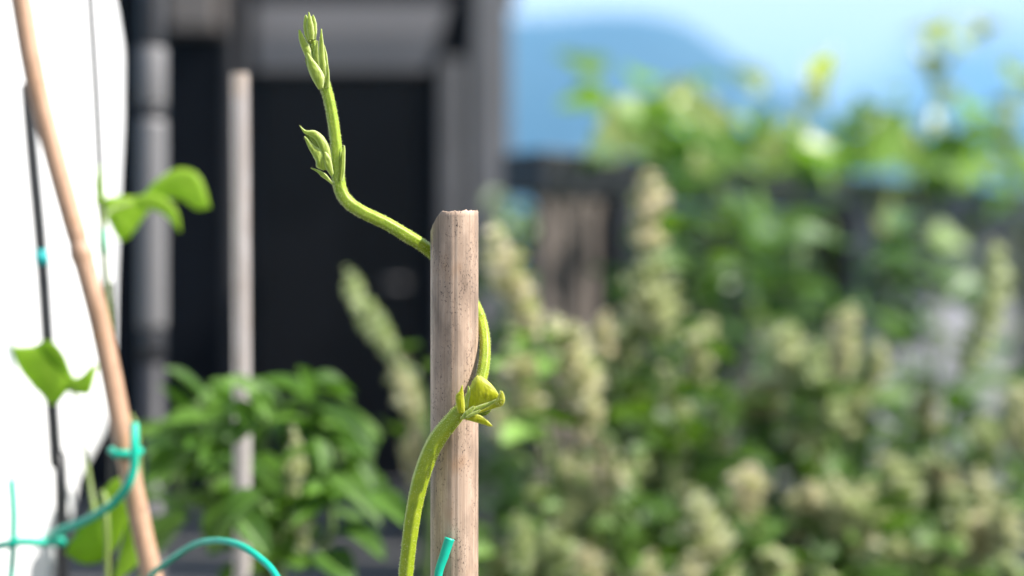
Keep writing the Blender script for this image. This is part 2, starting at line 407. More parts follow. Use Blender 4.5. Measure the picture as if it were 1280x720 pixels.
# the central cane: hollow, top rim rough and chipped on one side
def central_cane():
    cx, cy = P(568, 0, 0.36).x, 0.36; r0 = S(30.0, 0.36); ri = r0 * 0.62
    ztop = P(0, 265, 0.36).z; seg = 96; zs = []
    z = SOIL
    while z < ztop - 0.012: zs.append(z); z += 0.0025 if z > 0.9 else 0.02
    for k in range(9): zs.append(ztop - 0.010 * (1 - k / 8))
    v = []; f = []; n = len(zs)
    def top(a):
        c = math.cos(a); d = 0.0
        if c < -0.5:
            q = min(1, (-c - 0.5) / 0.5); d = 0.0046 * q ** 1.5
        fib = 0.00035 * noise.noise(Vector((a * 7, 0, 7))) + 0.00055 * max(0, noise.noise(Vector((a * 24, 3, 1))))
        return ztop - d + fib - 0.0004 * (1 - c) * 0.6
    def rr(a, z):
        w = 0.006 * noise.noise(Vector((math.cos(a) * 1.5, math.sin(a) * 1.5, z * 22))) + 0.006 * noise.noise(Vector((math.cos(a) * 5, math.sin(a) * 5, z * 5)))
        for ga, gd, gw in ((-1.52, 0.016, 0.05), (-2.25, 0.012, 0.05), (-0.75, 0.008, 0.06)):   # long grooves in the rind
            w -= gd * math.exp(-((a - ga) / gw) ** 2)
        return r0 * (1 + w)
    for i, z in enumerate(zs):
        for k in range(seg):
            a = -math.pi + 2 * math.pi * k / seg; zz = min(z, top(a) - 0.00012 * (n - 1 - i)) if i > n - 9 else z
            r = rr(a, z)
            v.append((cx + r * math.cos(a), cy + r * math.sin(a), zz))
    for i in range(n - 1):
        for k in range(seg):
            f.append((i * seg + k, i * seg + (k + 1) % seg, (i + 1) * seg + (k + 1) % seg, (i + 1) * seg + k))
    b = len(v)
    for (q, dz) in ((0.965, 0.0002), (0.80, 0.0), (0.62, -0.0004), (0.60, -0.03)):
        for k in range(seg):
            a = -math.pi + 2 * math.pi * k / seg
            v.append((cx + r0 * q * math.cos(a), cy + r0 * q * math.sin(a), top(a) + dz + 0.0003 * noise.noise(Vector((a * 14, q * 9, 2)))))
    prev = (n - 1) * seg
    for j in range(4):
        cur = b + j * seg
        for k in range(seg): f.append((prev + k, prev + (k + 1) % seg, cur + (k + 1) % seg, cur + k))
        prev = cur
    f.append(tuple(prev + k for k in range(seg)))
    return v, f
c0 = tag(obj('bamboo_cane', central_cane(), M['cane']), 'thick dry bamboo cane with a cut top, the green shoot winding round it', 'cane', 'bamboo canes')

p_lean = [P(14, -60, 0.475), P(26, 0, 0.475), P(45, 105, 0.475), P(71, 205, 0.475), P(100, 310, 0.475), P(124, 400, 0.475), P(143, 490, 0.475), P(162, 590, 0.474), P(182, 685, 0.473), P(194, 740, 0.472)]
e = p_lean[-1]; d_ = (p_lean[-1] - p_lean[-3]).normalized(); p_lean.append(e + d_ * ((e.z - SOIL) / -d_.z))
c1 = tag(obj('bamboo_cane', cane(p_lean, S(12.8, 0.475), nodes=(P(0, 318, .475).z, P(0, 900, .475).z)), M['cane_tan']), 'tan bamboo cane leaning across the white cloth', 'cane', 'bamboo canes')
c2 = tag(obj('bamboo_cane', cane([Vector((P(303.5, 700, .58).x, .58, SOIL)), P(303, 700, .58), P(302, 480, .58), P(301, 300, .58), P(300, 150, .58), P(299.6, 92, .58)], S(10.5, .58)), M['cane_pale']), 'thin pale bamboo cane upright in front of the dark doorway', 'cane', 'bamboo canes')

bp = thing('garden_pole', 'black metal pole with a cyan tape band, crossing behind the tan cane', 'pole', (P(78, 720, .525).x, .525, SOIL))
pp = [P(33, 105, .525), P(40, 190, .525), P(52, 320, .525), P(61, 450, .525), P(70, 580, .525), P(78, 720, .525), Vector((P(88, 900, .525).x, .525, SOIL))]
keep(obj('shaft', tube(spline([tuple(p) for p in pp], 6), S(8, .525), 16), M['black_metal']), bp)
keep(obj('tape_band', tube([P(51.3, 313, .525), P(53, 331, .525)], S(9.2, .525), 16), M['cyan']), bp)
tp = thing('garden_pole', 'very thin dark rod with a young bean shoot tied to it', 'pole', (P(140, 720, .505).x, .505, SOIL))
pp = [P(110, -40, .505), P(119, 100, .505), P(124, 200, .505), P(129, 300, .505), P(134, 400, .505), P(139, 520, .505), Vector((P(146, 800, .505).x, .505, SOIL))]
keep(obj('shaft', tube(spline([tuple(p) for p in pp], 6), S(4.2, .505), 10), M['black_metal']), tp)
keep(obj('tie', tube([P(128.4, 288, .505), P(129, 306, .505), P(130, 318, .505)], S(5.5, .505), 10), M['teal']), tp)
gp = thing('grey_pipe', 'upright grey pipe with painted shade bands just beside the white cloth', 'pipe', (P(190, 700, .85).x, .85, 0))
def seg_pipe(name, y0, y1, hw, m, D=.85):
    a, b = P(190, y0, D), P(190, y1, D); keep(obj(name, tube([a + (b - a) * t for t in (0, .03, .97, 1)], [S(hw, D) * .96, S(hw, D), S(hw, D), S(hw, D) * .96], 24), m), gp)
shade_grey = simple('grey pipe painted shade', (0.016, 0.016, 0.02), 0.5, 0, 0.1, 20)  # shade on the pipe, painted as darker bands and end tubes
seg_pipe('upper_tube', -60, 58, 15, shade_grey)
seg_pipe('tube', 60, 132, 17.5, M['grey_metal'])
seg_pipe('shade_band', 133, 148, 17, shade_grey)
seg_pipe('tube', 150, 412, 17.5, M['grey_metal'])
seg_pipe('shade_band', 413, 452, 16, shade_grey)
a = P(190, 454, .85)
keep(obj('lower_tube', tube([a, Vector((a.x, a.y, 0.4))], S(15, .85), 24), shade_grey), gp)

# ================================================================ WHITE CLOTH
def edge(y):
    pts = [(-80, 150), (0, 162), (60, 172), (150, 175), (300, 173), (430, 169), (500, 163), (545, 155), (585, 140), (620, 118), (655, 92), (690, 82), (900, 76)]
    for (a, xa), (b, xb) in zip(pts, pts[1:]):
        if a <= y <= b: return xa + (xb - xa) * (y - a) / (b - a)
    return 76
A0, A1 = P(-130, 360, .52), P(176, 360, .70)
wd = Vector((A1.x - A0.x, A1.y - A0.y, 0)); wn_ = Vector((wd.y, -wd.x, 0)).normalized()
v = []; f = []; nu, nv = 60, 90
for j in range(nv + 1):
    py = -90 + 1000 * j / nv
    Dm = .69; ex = edge(py)
    # parameter where the sheet reaches the edge column
    lo, hi = 0.0, 1.2
    for _ in range(30):
        t = (lo + hi) / 2; q = A0 + wd * t
        if q.x / q.y * F + 640 < ex: lo = t
        else: hi = t
    z = CAMZ - (py - 360) / F * .66
    for i in range(nu + 1):
        s_ = lo * i / nu; q = A0 + wd * s_
        wob = 0.0035 * math.sin(s_ * 21 + z * 2.0) + 0.005 * noise.noise(Vector((s_ * 5, z * 6, 4)))
        cur = -0.02 * max(0, (i / nu - 0.82) / 0.18) ** 2          # edge rolls back
        p = q + wn_ * (wob + cur); v.append((p.x, p.y, z))
for j in range(nv):
    for i in range(nu):
        a = j * (nu + 1) + i; f.append((a, a + nu + 1, a + nu + 2, a + 1))
ws = obj('white_cloth', (v, f), M['white']); sm = ws.modifiers.new('thick', 'SOLIDIFY'); sm.thickness = 0.0015; sm.offset = -1
tag(ws, 'sunlit white cloth hanging behind the tan cane and black pole', 'cloth')

# ================================================================ PLANT TIES
def tie(name, pts, r, label, flat=1.0):
    q = spline([tuple(p) for p in pts], 8); o = obj(name, tube(q, [r * (1 + .35 * max(0, 1 - (len(q) - 1 - i) / 22) * (len(pts) > 25)) for i in range(len(q))], 10, flat=flat), M['teal']); return tag(o, label, 'plant tie', 'green plant ties')
def loop(cx, cy, z, r, a0, a1, dz, n=14):
    return [Vector((cx + r * math.cos(a0 + (a1 - a0) * k / n), cy + r * math.sin(a0 + (a1 - a0) * k / n), z + dz * k / n)) for k in range(n + 1)]
cc = P(568, 360, .36)
lean_c = p_lean[-2]
tp_ = [P(212, 757, .462), P(200, 738, .455), P(188, 722, .452), P(214, 699, .44), P(243, 681, .425), P(272, 676, .412), P(300, 682, .402), P(326, 699, .394), P(345, 720, .388), P(372, 775, .378), P(430, 850, .366), P(500, 850, .356)]
tp_ += loop(cc.x, .36, P(0, 800, .36).z, S(34, .36), math.pi * 1.15, math.pi * 1.15 + 4.9, 0.004)
tp_ += [P(600, 792, .356), P(575, 782, .3515), P(549, 745, .3505), P(548, 718, .3510), P(555, 695, .3514), P(562, 673, .3518)]
tie('plant_tie', tp_, S(4.6, .385), 'green plastic tie arching over to the central cane with its cut end up')
k_ = P(157, 566, .4745)
t2 = [P(168, 530, .466), P(168, 556, .463), P(167, 585, .463), P(158, 610, .4635), P(138, 632, .468), P(108, 650, .478), P(74, 664, .488), P(66, 668, .492), P(58, 671, .50), P(66, 674, .509), P(78, 676, .502), P(76, 678, .492), P(50, 678, .487), P(20, 678, .485), P(-30, 690, .485)]
tie('plant_tie', t2, S(5.4, .47), 'green tie slung from the tan cane to the black pole')
lp = loop(k_.x, k_.y, k_.z, S(17.2, .475), -2.2, 4.0, 0.001)
tie('plant_tie', lp, S(5.0, .47), 'green tie wound as a ring round the tan cane')
tie('plant_tie', [P(14, 600, .485), P(17, 640, .485), P(16, 690, .486), P(13, 730, .488), P(10, 800, .49)], S(4.5, .485), 'pale green string hanging before the bottom of the white cloth')

# ================================================================ PETALS, LEAVES
def petal(base, tip, width, hint, cup=0.5, bow=0.1, pw=(0.6, 0.85), nu=16, nv=8, thick=0.00022, wav=0.0):
    """curved bract with thickness; hint = outward (convex) side"""
    base, tip = Vector(base), Vector(tip); ax = tip - base; L = ax.length; d = ax / L
    n = Vector(hint); n = (n - d * n.dot(d)).normalized(); w = d.cross(n)
    um = pw[0] / (pw[0] + pw[1]); mxv = um ** pw[0] * (1 - um) ** pw[1]
    top = []; 
    for i in range(nu + 1):
        u = i / nu; hw = max(0.012, (u ** pw[0] * (1 - u) ** pw[1]) / mxv) * width / 2
        if i == 0: hw = max(hw, width * 0.12)
        row = []
        for j in range(nv + 1):
            s = -1 + 2 * j / nv; ang = s * cup * 1.9
            x = hw * (math.sin(ang) / max(0.3, cup * 1.9)) if cup > 0.02 else hw * s
            h = -hw * (1 - math.cos(ang)) / max(0.3, cup * 1.9)
            h += bow * L * math.sin(math.pi * u) + wav * width * noise.noise(Vector((u * 5, s * 2, width * 999)))
            h += 0.05 * hw * math.exp(-(s / 0.15) ** 2)
            row.append(base + d * (u * L) + w * x + n * h)
        top.append(row)
    v = [p for r in top for p in r]; m_ = nv + 1; N = len(v)
    # back side offset inward
    for i in range(nu + 1):
        for j in range(m_):
            e_ = 0.3 if j in (0, nv) or i == nu else 1.0
            v.append(top[i][j] - n * thick * e_)
    f = []
    for i in range(nu):
        for j in range(nv):
            a = i * m_ + j
            f.append((a, a + 1, a + m_ + 1, a + m_)); f.append((N + a, N + a + m_, N + a + m_ + 1, N + a + 1))
    for i in range(nu):
        a, b = i * m_, (i + 1) * m_; f.append((a, b, N + b, N + a))
        a, b = i * m_ + nv, (i + 1) * m_ + nv; f.append((a, N + a, N + b, b))
    for j in range(nv):
        a = j; f.append((a, N + a, N + a + 1, a + 1)); a = nu * m_ + j; f.append((a, a + 1, N + a + 1, N + a))
    return v, f
def pod(base, tip, width, hint, creases=3, pw=(0.55, 0.6), nu=22, seg=24, bow=0.0, cre=0.10):
    base, tip = Vector(base), Vector(tip); ax = tip - base; L = ax.length; d = ax / L
    n = Vector(hint); n = (n - d * n.dot(d)).normalized(); w = d.cross(n)
    um = pw[0] / (pw[0] + pw[1]); mxv = um ** pw[0] * (1 - um) ** pw[1]; v = []; f = []
    for i in range(nu + 1):
        u = i / nu; r = max(0.03, (u ** pw[0] * (1 - u) ** pw[1]) / mxv) * width / 2
        for k in range(seg):
            a = 2 * math.pi * k / seg; q = abs(math.sin(creases * (a + u * 0.8) / 2 + 0.6)) ** 0.6
            rr = r * (1 - cre + cre * q)
            v.append(base + d * (u * L) + (n * math.cos(a) + w * math.sin(a)) * rr + n * bow * L * math.sin(math.pi * u))
    for i in range(nu):
        for k in range(seg): f.append((i * seg + k, i * seg + (k + 1) % seg, (i + 1) * seg + (k + 1) % seg, (i + 1) * seg + k))
    f.append(tuple(range(seg - 1, -1, -1))); f.append(tuple(range(nu * seg, (nu + 1) * seg)))
    return v, f

# ================================================================ THE CENTRAL SHOOT
vine = thing('bean_shoot', 'sharp young green shoot twining round the thick bamboo cane', 'shoot', (P(503, 760, .352).x, .352, SOIL), 'climbing bean shoots')
vp = [(486, 1500, .350, 10), (494, 1100, .350, 10), (501, 800, .352, 10), (505, 745, .352, 9.6), (509, 700, .352, 9.6), (516, 645, .3516, 10.2), (527, 595, .3512, 11), (544, 553, .351, 11.2), (568, 522, .3510, 10.2), (588, 500, .3518, 8.6),
      (600, 478, .3545, 7.6), (605.5, 452, .357, 7.2), (606, 425, .360, 6.8), (602, 402, .364, 6.8), (593, 380, .368, 7), (575, 352, .3705, 7.4), (552, 328, .369, 7.8), (534, 311, .366, 8), (510, 295.5, .363, 8.2), (482, 279, .361, 8),
      (455, 266, .360, 8), (437, 254.5, .36, 8.1), (427, 241, .36, 8.0), (423, 224, .36, 8.2), (421.5, 205, .36, 7.6), (420, 180, .36, 7.2), (416, 150, .36, 7.0), (411, 124, .36, 7.0), (405, 103, .36, 7.2), (399, 84, .36, 6.4), (393, 62, .36, 4.5), (390, 46, .36, 3.5)]
sp = spline(vp, 7)
path = [P(a, b, D) for a, b, D, r in sp]; rad = [S(r, D) for a, b, D, r in sp]
isplit = min(range(len(sp)), key=lambda i: abs(sp[i][0] - 600) + abs(sp[i][1] - 400))
keep(obj('stem', tube(path[:isplit + 1], [r * .94 for r in rad[:isplit + 1]], 30, 0.06, 6, 0.05), M['shoot_low']), vine)
keep(obj('stem', tube(path[isplit:], [r * .94 for r in rad[isplit:]], 30, 0.055, 6, 0.05), M['shoot']), vine)
# fine hairs
T, N = frames(path); hv = []; hf = []; rnd = random.Random(3)
i0 = next(i for i, q in enumerate(sp) if q[1] < 760)
for _ in range(8500):
    i = rnd.randrange(i0, len(path) - 1); t = rnd.random(); p = path[i].lerp(path[i + 1], t); r = rad[i] * .94
    a = rnd.uniform(0, 2 * math.pi); B = T[i].cross(N[i]); o = N[i] * math.cos(a) + B * math.sin(a)
    L = rnd.uniform(0.00018, 0.00060); s = p + o * r * 0.97; e = s + (o + T[i] * rnd.uniform(-.5, .5)) * L
    w = T[i].cross(o) * 0.00005; w2 = T[i] * 0.00005; n = len(hv); hv += [s - w, s + w, e, s - w2, s + w2]; hf += [(n, n + 1, n + 2), (n + 3, n + 4, n + 2)]
h = obj('stem_hair', (hv, hf), M['hair'], None, False); keep(h, vine); h['kind'] = 'stuff'
D0 = .36
def br(b, t, w, hint, m='bract', name='bract', dz=0.0, **k):
    q = petal(P(b[0], b[1], D0 + dz), P(t[0], t[1], D0 + dz + k.pop('dt', 0)), S(w, D0), hint, **k)
    o = obj(name, q, M[m]); keep(o, vine); return o
def pd(b, t, w, hint, m='bract', name='bud', dz=0.0, **k):
    q = pod(P(b[0], b[1], D0 + dz), P(t[0], t[1], D0 + dz), S(w, D0), hint, **k); o = obj(name, q, M[m]); keep(o, vine); return o
fr_ = Vector((0, -1, 0)); lt = Vector((-1, -.5, 0)); rt = Vector((1, -.5, 0)); up = Vector((0, -.5, 1))
BH = []
def loft(A, B, bulge=.24, n=20, m=12, thick=0.00022, rib=.06, wob=.07):
    """sheet between two edge curves (photo px + depth), bulging to the viewer, with thin rim and ribs"""
    def res(E):
        E = [(e[0], e[1], e[2] if len(e) > 2 else 0.0) for e in E]; q = spline(E, 8); out = []
        for k in range(n + 1):
            x = k / n * (len(q) - 1); a = min(int(x), len(q) - 2); t = x - a; out.append([q[a][c] + (q[a + 1][c] - q[a][c]) * t for c in range(3)])
        return out
    a_, b_ = res(A), res(B); v = []; f = []; rim = []
    for side in (0, 1):
        for k in range(n + 1):
            pa, pb = P(a_[k][0], a_[k][1], D0 + a_[k][2]), P(b_[k][0], b_[k][1], D0 + b_[k][2]); w = (pb - pa).length
            for h in range(m + 1):
                s_ = -1 + 2 * h / m; p = pa.lerp(pb, (s_ + 1) / 2)
                d = bulge * w * (1 - s_ * s_) + rib * w * (.35 * math.cos(s_ * 9.0)) * (1 - s_ * s_) - rib * w * math.exp(-(s_ / .16) ** 2)
                d += wob * w * noise.noise(Vector((k * .35, s_ * 2, w * 5000))) + wob * .5 * w * noise.noise(Vector((k * .9, s_ * 4, w * 3000)))
                p = p + (pb - pa) * (.03 * noise.noise(Vector((k * .8, side * 0 + h * .1, w * 7000))))
                edge_ = h in (0, m)
                if side: d -= thick * (.35 if edge_ else 1.0)
                v.append(p + Vector((0, -d, 0))); rim.append(max(0, abs(s_) - .55) / .45)
    M_ = m + 1; N_ = (n + 1) * M_
    for k in range(n):
        for h in range(m):
            a = k * M_ + h; f.append((a, a + M_, a + M_ + 1, a + 1)); f.append((N_ + a, N_ + a + 1, N_ + a + M_ + 1, N_ + a + M_))
        a, b = k * M_, (k + 1) * M_; f.append((a, N_ + a, N_ + b, b)); a += m; b += m; f.append((a, b, N_ + b, N_ + a))
    for h in range(m):
        a = h; f.append((a, a + 1, N_ + a + 1, N_ + a)); a = n * M_ + h; f.append((a, N_ + a, N_ + a + 1, a + 1))
    return (v, f), rim
def lf(A, B, mat='bract', name='bract', dz=0.0, **k):
    q, rim = loft([(x[0], x[1], dz + (x[2] if len(x) > 2 else 0)) for x in A], [(x[0], x[1], dz + (x[2] if len(x) > 2 else 0)) for x in B], **k)
    me = mesh(name, q); at = me.attributes.new('rim', 'FLOAT', 'POINT'); at.data.foreach_set('value', rim)
    BH.append(me); o = link(name, me, M[mat]); keep(o, vine); return o
# tip cluster
pd((389.5, 56), (387, 20), 15, fr_, creases=3, pw=(.4, .3), cre=.1, dz=.0002)
lf([(385, 52), (380.5, 44), (379, 34), (379.5, 25), (381.5, 18.5)], [(388.5, 52), (387.5, 44), (387, 34), (385.5, 26), (383, 18.5)], dz=-.0012)
lf([(391, 51), (390, 40), (389, 30), (389.3, 23), (391, 18.5)], [(395, 50), (396.2, 40), (395.8, 30), (394, 23), (392, 18.5)], dz=-.0010)
lf([(385.5, 50), (383.5, 40), (383, 30), (384.2, 22), (385.3, 15)], [(392.5, 50), (393, 40), (391.5, 30), (389, 22), (386.5, 15)], dz=-.0016, bulge=.25)
lf([(389, 84), (381, 70), (376, 58), (373.3, 48), (373, 37.5)], [(393, 80), (390, 68), (387, 58), (381.5, 48), (375.3, 37)], dz=-.0012)
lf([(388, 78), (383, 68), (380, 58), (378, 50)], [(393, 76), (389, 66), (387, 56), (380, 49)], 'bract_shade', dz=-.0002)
lf([(395, 86), (392, 72), (392.5, 62), (396.3, 51)], [(401, 86), (399, 72), (398, 62), (397.7, 51)], dz=-.0013)
lf([(402, 104), (399.5, 85), (398.3, 68), (399.2, 52), (401.2, 36)], [(409, 104), (408, 85), (406, 70), (404.6, 54), (402.2, 36)], 'bract', dz=-.0012)
lf([(406, 106), (405.5, 90), (405, 74), (404, 56)], [(411, 106), (410.6, 90), (409.2, 70), (405.6, 56)], dz=-.0008)
lf([(407, 110), (407.5, 100), (408.5, 90), (409, 80)], [(411.5, 110), (412, 100), (411.5, 89), (410, 80)], dz=-.0013)
lf([(398, 112), (390, 99), (385, 86), (383, 75), (383.2, 65.5)], [(404, 110), (405.5, 96), (400, 85), (393, 76), (385, 66)], dz=-.0022, bulge=.3)
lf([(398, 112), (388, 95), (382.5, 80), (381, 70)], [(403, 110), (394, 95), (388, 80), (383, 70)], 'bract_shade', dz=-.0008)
# node with the half open bud
lf([(374, 156), (379, 160.5), (384, 163), (392, 162.5), (400, 166.5), (407, 174), (412, 184), (415, 196), (416, 212)], [(374.6, 157.5), (380, 166.5), (386, 169), (393, 174), (398, 182), (401, 191), (404, 198), (408, 206), (411, 214)], dz=-.0010, n=24, bulge=.34)
lf([(380, 170), (384, 172.3), (389, 178), (396, 184), (403, 188), (407, 198), (410, 212)], [(380.5, 171.5), (382.5, 178), (386, 186), (390.5, 194), (394.5, 202), (395.5, 209), (404, 213)], dz=-.0013, n=22, bulge=.36)
lf([(382, 166), (393, 170), (400, 176), (405, 188)], [(383, 172), (388, 179), (395, 185), (403, 190)], 'bract_shade', dz=.0000, bulge=.05)
lf([(386, 169), (394, 173), (400, 178.5), (404, 188)], [(387, 173), (391, 178.5), (396, 183.5), (400, 189)], dz=-.0002)
lf([(404, 189), (409, 191), (414, 200), (417, 217)], [(404.5, 190.5), (404, 200), (407, 210), (414, 221)], dz=-.0020)
lf([(388.3, 209.6), (394, 211), (400, 213), (408, 218), (416, 228)], [(388.3, 210.4), (396, 215), (402, 221), (409, 226), (415, 231)], dz=-.0014)
lf([(430, 181), (431.6, 186), (431.5, 200), (431, 214), (428, 227)], [(429.5, 182), (427, 190), (425.5, 202), (424.5, 215), (423.5, 227)], dz=-.0012)
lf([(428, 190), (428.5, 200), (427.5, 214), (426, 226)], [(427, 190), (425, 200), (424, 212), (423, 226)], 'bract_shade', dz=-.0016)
# leaf bud on the cane
D0 = .3488
Y = 'bract_yellow'
lf([(583, 508), (586, 491), (590, 477), (596.5, 469.5), (605, 472.5), (613, 479), (620, 487.5), (625, 496)], [(585, 513), (592, 511), (599, 508.5), (605, 506.5), (611, 505), (617, 502.5), (621, 500), (625.2, 497)], Y, 'leaf_bud', bulge=.22, n=28, m=16, rib=.03, wob=.03)
lf([(583.5, 513), (592, 509), (602, 505.5), (612, 502.3), (621, 499)], [(586, 516), (594, 515), (603, 511), (613, 507), (622, 501.5)], 'bract', 'leaf_bud', dz=-.0014, bulge=.25)
lf([(592, 514), (602, 508), (612, 503), (622, 497.5)], [(595, 517), (604, 513.5), (614, 508.5), (624, 501)], 'bract_shade', 'leaf_bud', dz=-.0012, bulge=.1)
lf([(596, 515), (606, 510.5), (614, 505.5), (620.5, 499), (625, 488)], [(598, 517), (610, 513), (620, 509.8), (629.5, 505.5), (628, 489)], Y, 'leaf_bud', dz=-.0019, bulge=.2)
lf([(625.2, 488.3), (624, 494), (622, 500), (619, 505)], [(628.5, 489.5), (630.8, 496), (630.6, 503), (626, 508)], Y, 'leaf_bud', dz=-.0022, bulge=.25)
lf([(575, 521), (585, 518.8), (595, 517.5), (604, 521), (611, 527), (615, 531.5)], [(576, 523), (586, 525.8), (596, 528.5), (605, 531), (611, 533), (616, 533.2)], Y, dz=-.0020)
lf([(590, 518), (599, 515.5), (608, 514), (614, 512)], [(591, 520.5), (600, 520.5), (609, 518.5), (614, 513)], 'bract_shade', dz=-.0008)
lf([(572, 516), (569.8, 503), (569.6, 494), (574, 489), (577.3, 481.5)], [(581, 517), (581, 506), (580, 496), (579.2, 489), (578.3, 481.5)], Y, dz=-.0014)
lf([(579, 510), (581, 498), (583.5, 490), (584.8, 482.5)], [(585, 511), (586.5, 499), (588.3, 490), (586, 482.5)], 'bract', dz=-.0008)
lf([(576, 523), (580, 516), (586, 511), (592, 507)], [(580, 524.5), (586, 519.5), (591, 515), (594, 509)], 'bract', 'leaf_bud', dz=-.0024, rib=.12)
lf([(582, 521), (588, 517), (594, 514), (600, 512)], [(584, 523), (590, 520.5), (597, 517.5), (601, 513)], 'bract', 'leaf_bud', dz=-.0026, rib=.12)

# ================================================================ FOLIAGE
def leaf_mesh(name, kind='ovate', seed=0, nu=8, nv=6):
    r = random.Random(seed); v = []; f = []
    fold = r.uniform(.15, .4) if kind != 'cordate' else r.uniform(.04, .18); droop = r.uniform(.10, .35) if kind != 'cordate' else r.uniform(.04, .25); tw = r.uniform(-.3, .3); ph = r.uniform(0, 6)
    for i in range(nu + 1):
        u = i / nu
        if kind == 'ovate': hw = (u ** .62) * (1 - u) ** .80 / .385
        elif kind == 'lance': hw = (u ** .75) * (1 - u) ** .95 / .315
        else: hw = (min(1, u * 7) ** .5) * (1 - u ** 1.6) ** .85 * (0.80 + .45 * math.exp(-((u - .22) / .2) ** 2)) / 1.12   # cordate
        hw = max(hw, .02) * .5
        for j in range(nv + 1):
            s = -1 + 2 * j / nv
            x = hw * s; z = fold * abs(x) + (-droop * u * u * .9 + .12 * u) + .035 * math.sin(7 * u + ph + s * 2.2) * abs(s)
            x += .02 * math.sin(9 * u + ph) * abs(s)
            y = u - (0.06 * abs(s) if kind == 'cordate' and u < .2 else 0) + .03 * abs(s)
            c, sn = math.cos(tw * u), math.sin(tw * u)
            v.append((x * c - z * sn * .5, y, z * c + x * sn))
    m_ = nv + 1
    for i in range(nu):
        for j in range(nv): a = i * m_ + j; f.append((a, a + 1, a + m_ + 1, a + m_))
    me = mesh(name, (v, f)); me.polygons.foreach_set('use_smooth', [True] * len(f)); return me
LV = {}
def leaves_of(kind, m, n=5):
    k = (kind, m)
    if k not in LV:
        LV[k] = []
        for i in range(n):
            me = leaf_mesh('leaf_' + kind, kind, 11 * i + hash_(kind)); me.materials.append(M[m]); LV[k].append(me)
    return LV[k]
def hash_(s): return sum(ord(c) for c in s)
def leaf_matrix(base, tip, width, hint):
    base, tip = Vector(base), Vector(tip); ax = tip - base; L = ax.length; d = ax / L
    n = Vector(hint); n = n - d * n.dot(d)
    n = n.normalized() if n.length > 1e-6 else d.orthogonal().normalized()
    x = d.cross(n)
    m_ = Matrix.Identity(4)
    for i in range(3): m_[i][0] = x[i] * width; m_[i][1] = d[i] * L; m_[i][2] = n[i] * (width + L) * .5; m_[i][3] = base[i]
    return m_
def leaf(parent, kind, m, base, tip, width, hint, rnd, name='leaf'):
    o = bpy.data.objects.new(name, rnd.choice(leaves_of(kind, m))); COL.objects.link(o)
    o.parent = parent; o.matrix_parent_inverse = Matrix.Translation(-Vector(parent.location)); o.matrix_basis = leaf_matrix(base, tip, width, hint); return o
def rv(rnd, s=1.0): return Vector((rnd.gauss(0, s), rnd.gauss(0, s), rnd.gauss(0, s)))
def leaf_cloud(name, parent, kind, m, spots, rnd):
    """small far leaves joined into one piece of real geometry"""
    mb = MB()
    for base, tip, w, hint in spots:
        me = rnd.choice(leaves_of(kind + '', m)); mt = leaf_matrix(base, tip, w, hint)
        mb.add(([mt @ q.co for q in me.vertices], [tuple(p.vertices) for p in me.polygons]))
    o = obj(name, mb.vf(), M[m]); keep(o, parent); o['kind'] = 'stuff'; return o

# ---- flower spike: whorls of small pointed calyces, unit length along +Z
def spike_mesh(name, seed, n=150, rad=.15, bend=.1):
    r = random.Random(seed); v = []; f = []
    def axis(t): return Vector((bend * t * t, bend * .4 * math.sin(3 * t), t))
    for k in range(n):
        t = (k + r.random()) / n
        whorl = round(t * 11) / 11 * .75 + t * .25
        t = max(0, min(1, whorl + r.uniform(-.012, .012)))
        env = rad * (min(1, (1 - t) / .35) ** .6 * .85 + .15) * (0.72 + .28 * min(1, t / .15))
        env *= 0.8 + .3 * noise.noise(Vector((t * 9, seed, 0)))
        a = r.uniform(0, 2 * math.pi); o = Vector((math.cos(a), math.sin(a), 0))
        d = (o * r.uniform(.7, 1.2) + Vector((0, 0, r.uniform(.2, .9)))).normalized()
        b = axis(t) + o * env * .12; L = env * r.uniform(.70, 1.35); R_ = L * r.uniform(.22, .36)
        e1 = d.orthogonal().normalized(); e2 = d.cross(e1); i0_ = len(v); v.append(b)
        for q, rr_ in ((.45, 1.0), (.8, .95)):
            for h in range(5):
                an = 2 * math.pi * h / 5; v.append(b + d * L * q + (e1 * math.cos(an) + e2 * math.sin(an)) * R_ * rr_)
        for h in range(5):
            an = 2 * math.pi * (h + .5) / 5; v.append(b + d * L * r.uniform(.95, 1.12) + (e1 * math.cos(an) + e2 * math.sin(an)) * R_ * 1.15)
        for h in range(5):
            g_ = (h + 1) % 5
            f.append((i0_, i0_ + 1 + g_, i0_ + 1 + h)); f.append((i0_ + 1 + h, i0_ + 1 + g_, i0_ + 6 + g_, i0_ + 6 + h)); f.append((i0_ + 6 + h, i0_ + 6 + g_, i0_ + 11 + h))
    me = mesh(name, (v, f)); me.materials.append(M['spike']); return me
SPK = [spike_mesh('flower_spike', 5 + i, (120, 95, 135, 80, 110, 100, 125)[i], (.15, .16, .13, .15, .17, .14, .16)[i], (-.12, .05, .16, -.03, .1, -.08, .2)[i]) for i in range(7)]
def spike(parent, base, tip, width, rnd):
    base, tip = Vector(base), Vector(tip); ax = tip - base; L = ax.length; d = ax / L
    x = d.orthogonal().normalized(); x = (Matrix.Rotation(rnd.uniform(0, 6.28), 3, d) @ x); y = d.cross(x)
    w = width * 1.0 / .30; m_ = Matrix.Identity(4)
    for i in range(3): m_[i][0] = x[i] * w; m_[i][1] = y[i] * w; m_[i][2] = d[i] * L; m_[i][3] = base[i]
    o = bpy.data.objects.new('flower_spike', rnd.choice(SPK)); COL.objects.link(o); o.parent = parent
    o.matrix_parent_inverse = Matrix.Translation(-Vector(parent.location)); o.matrix_basis = m_; return o

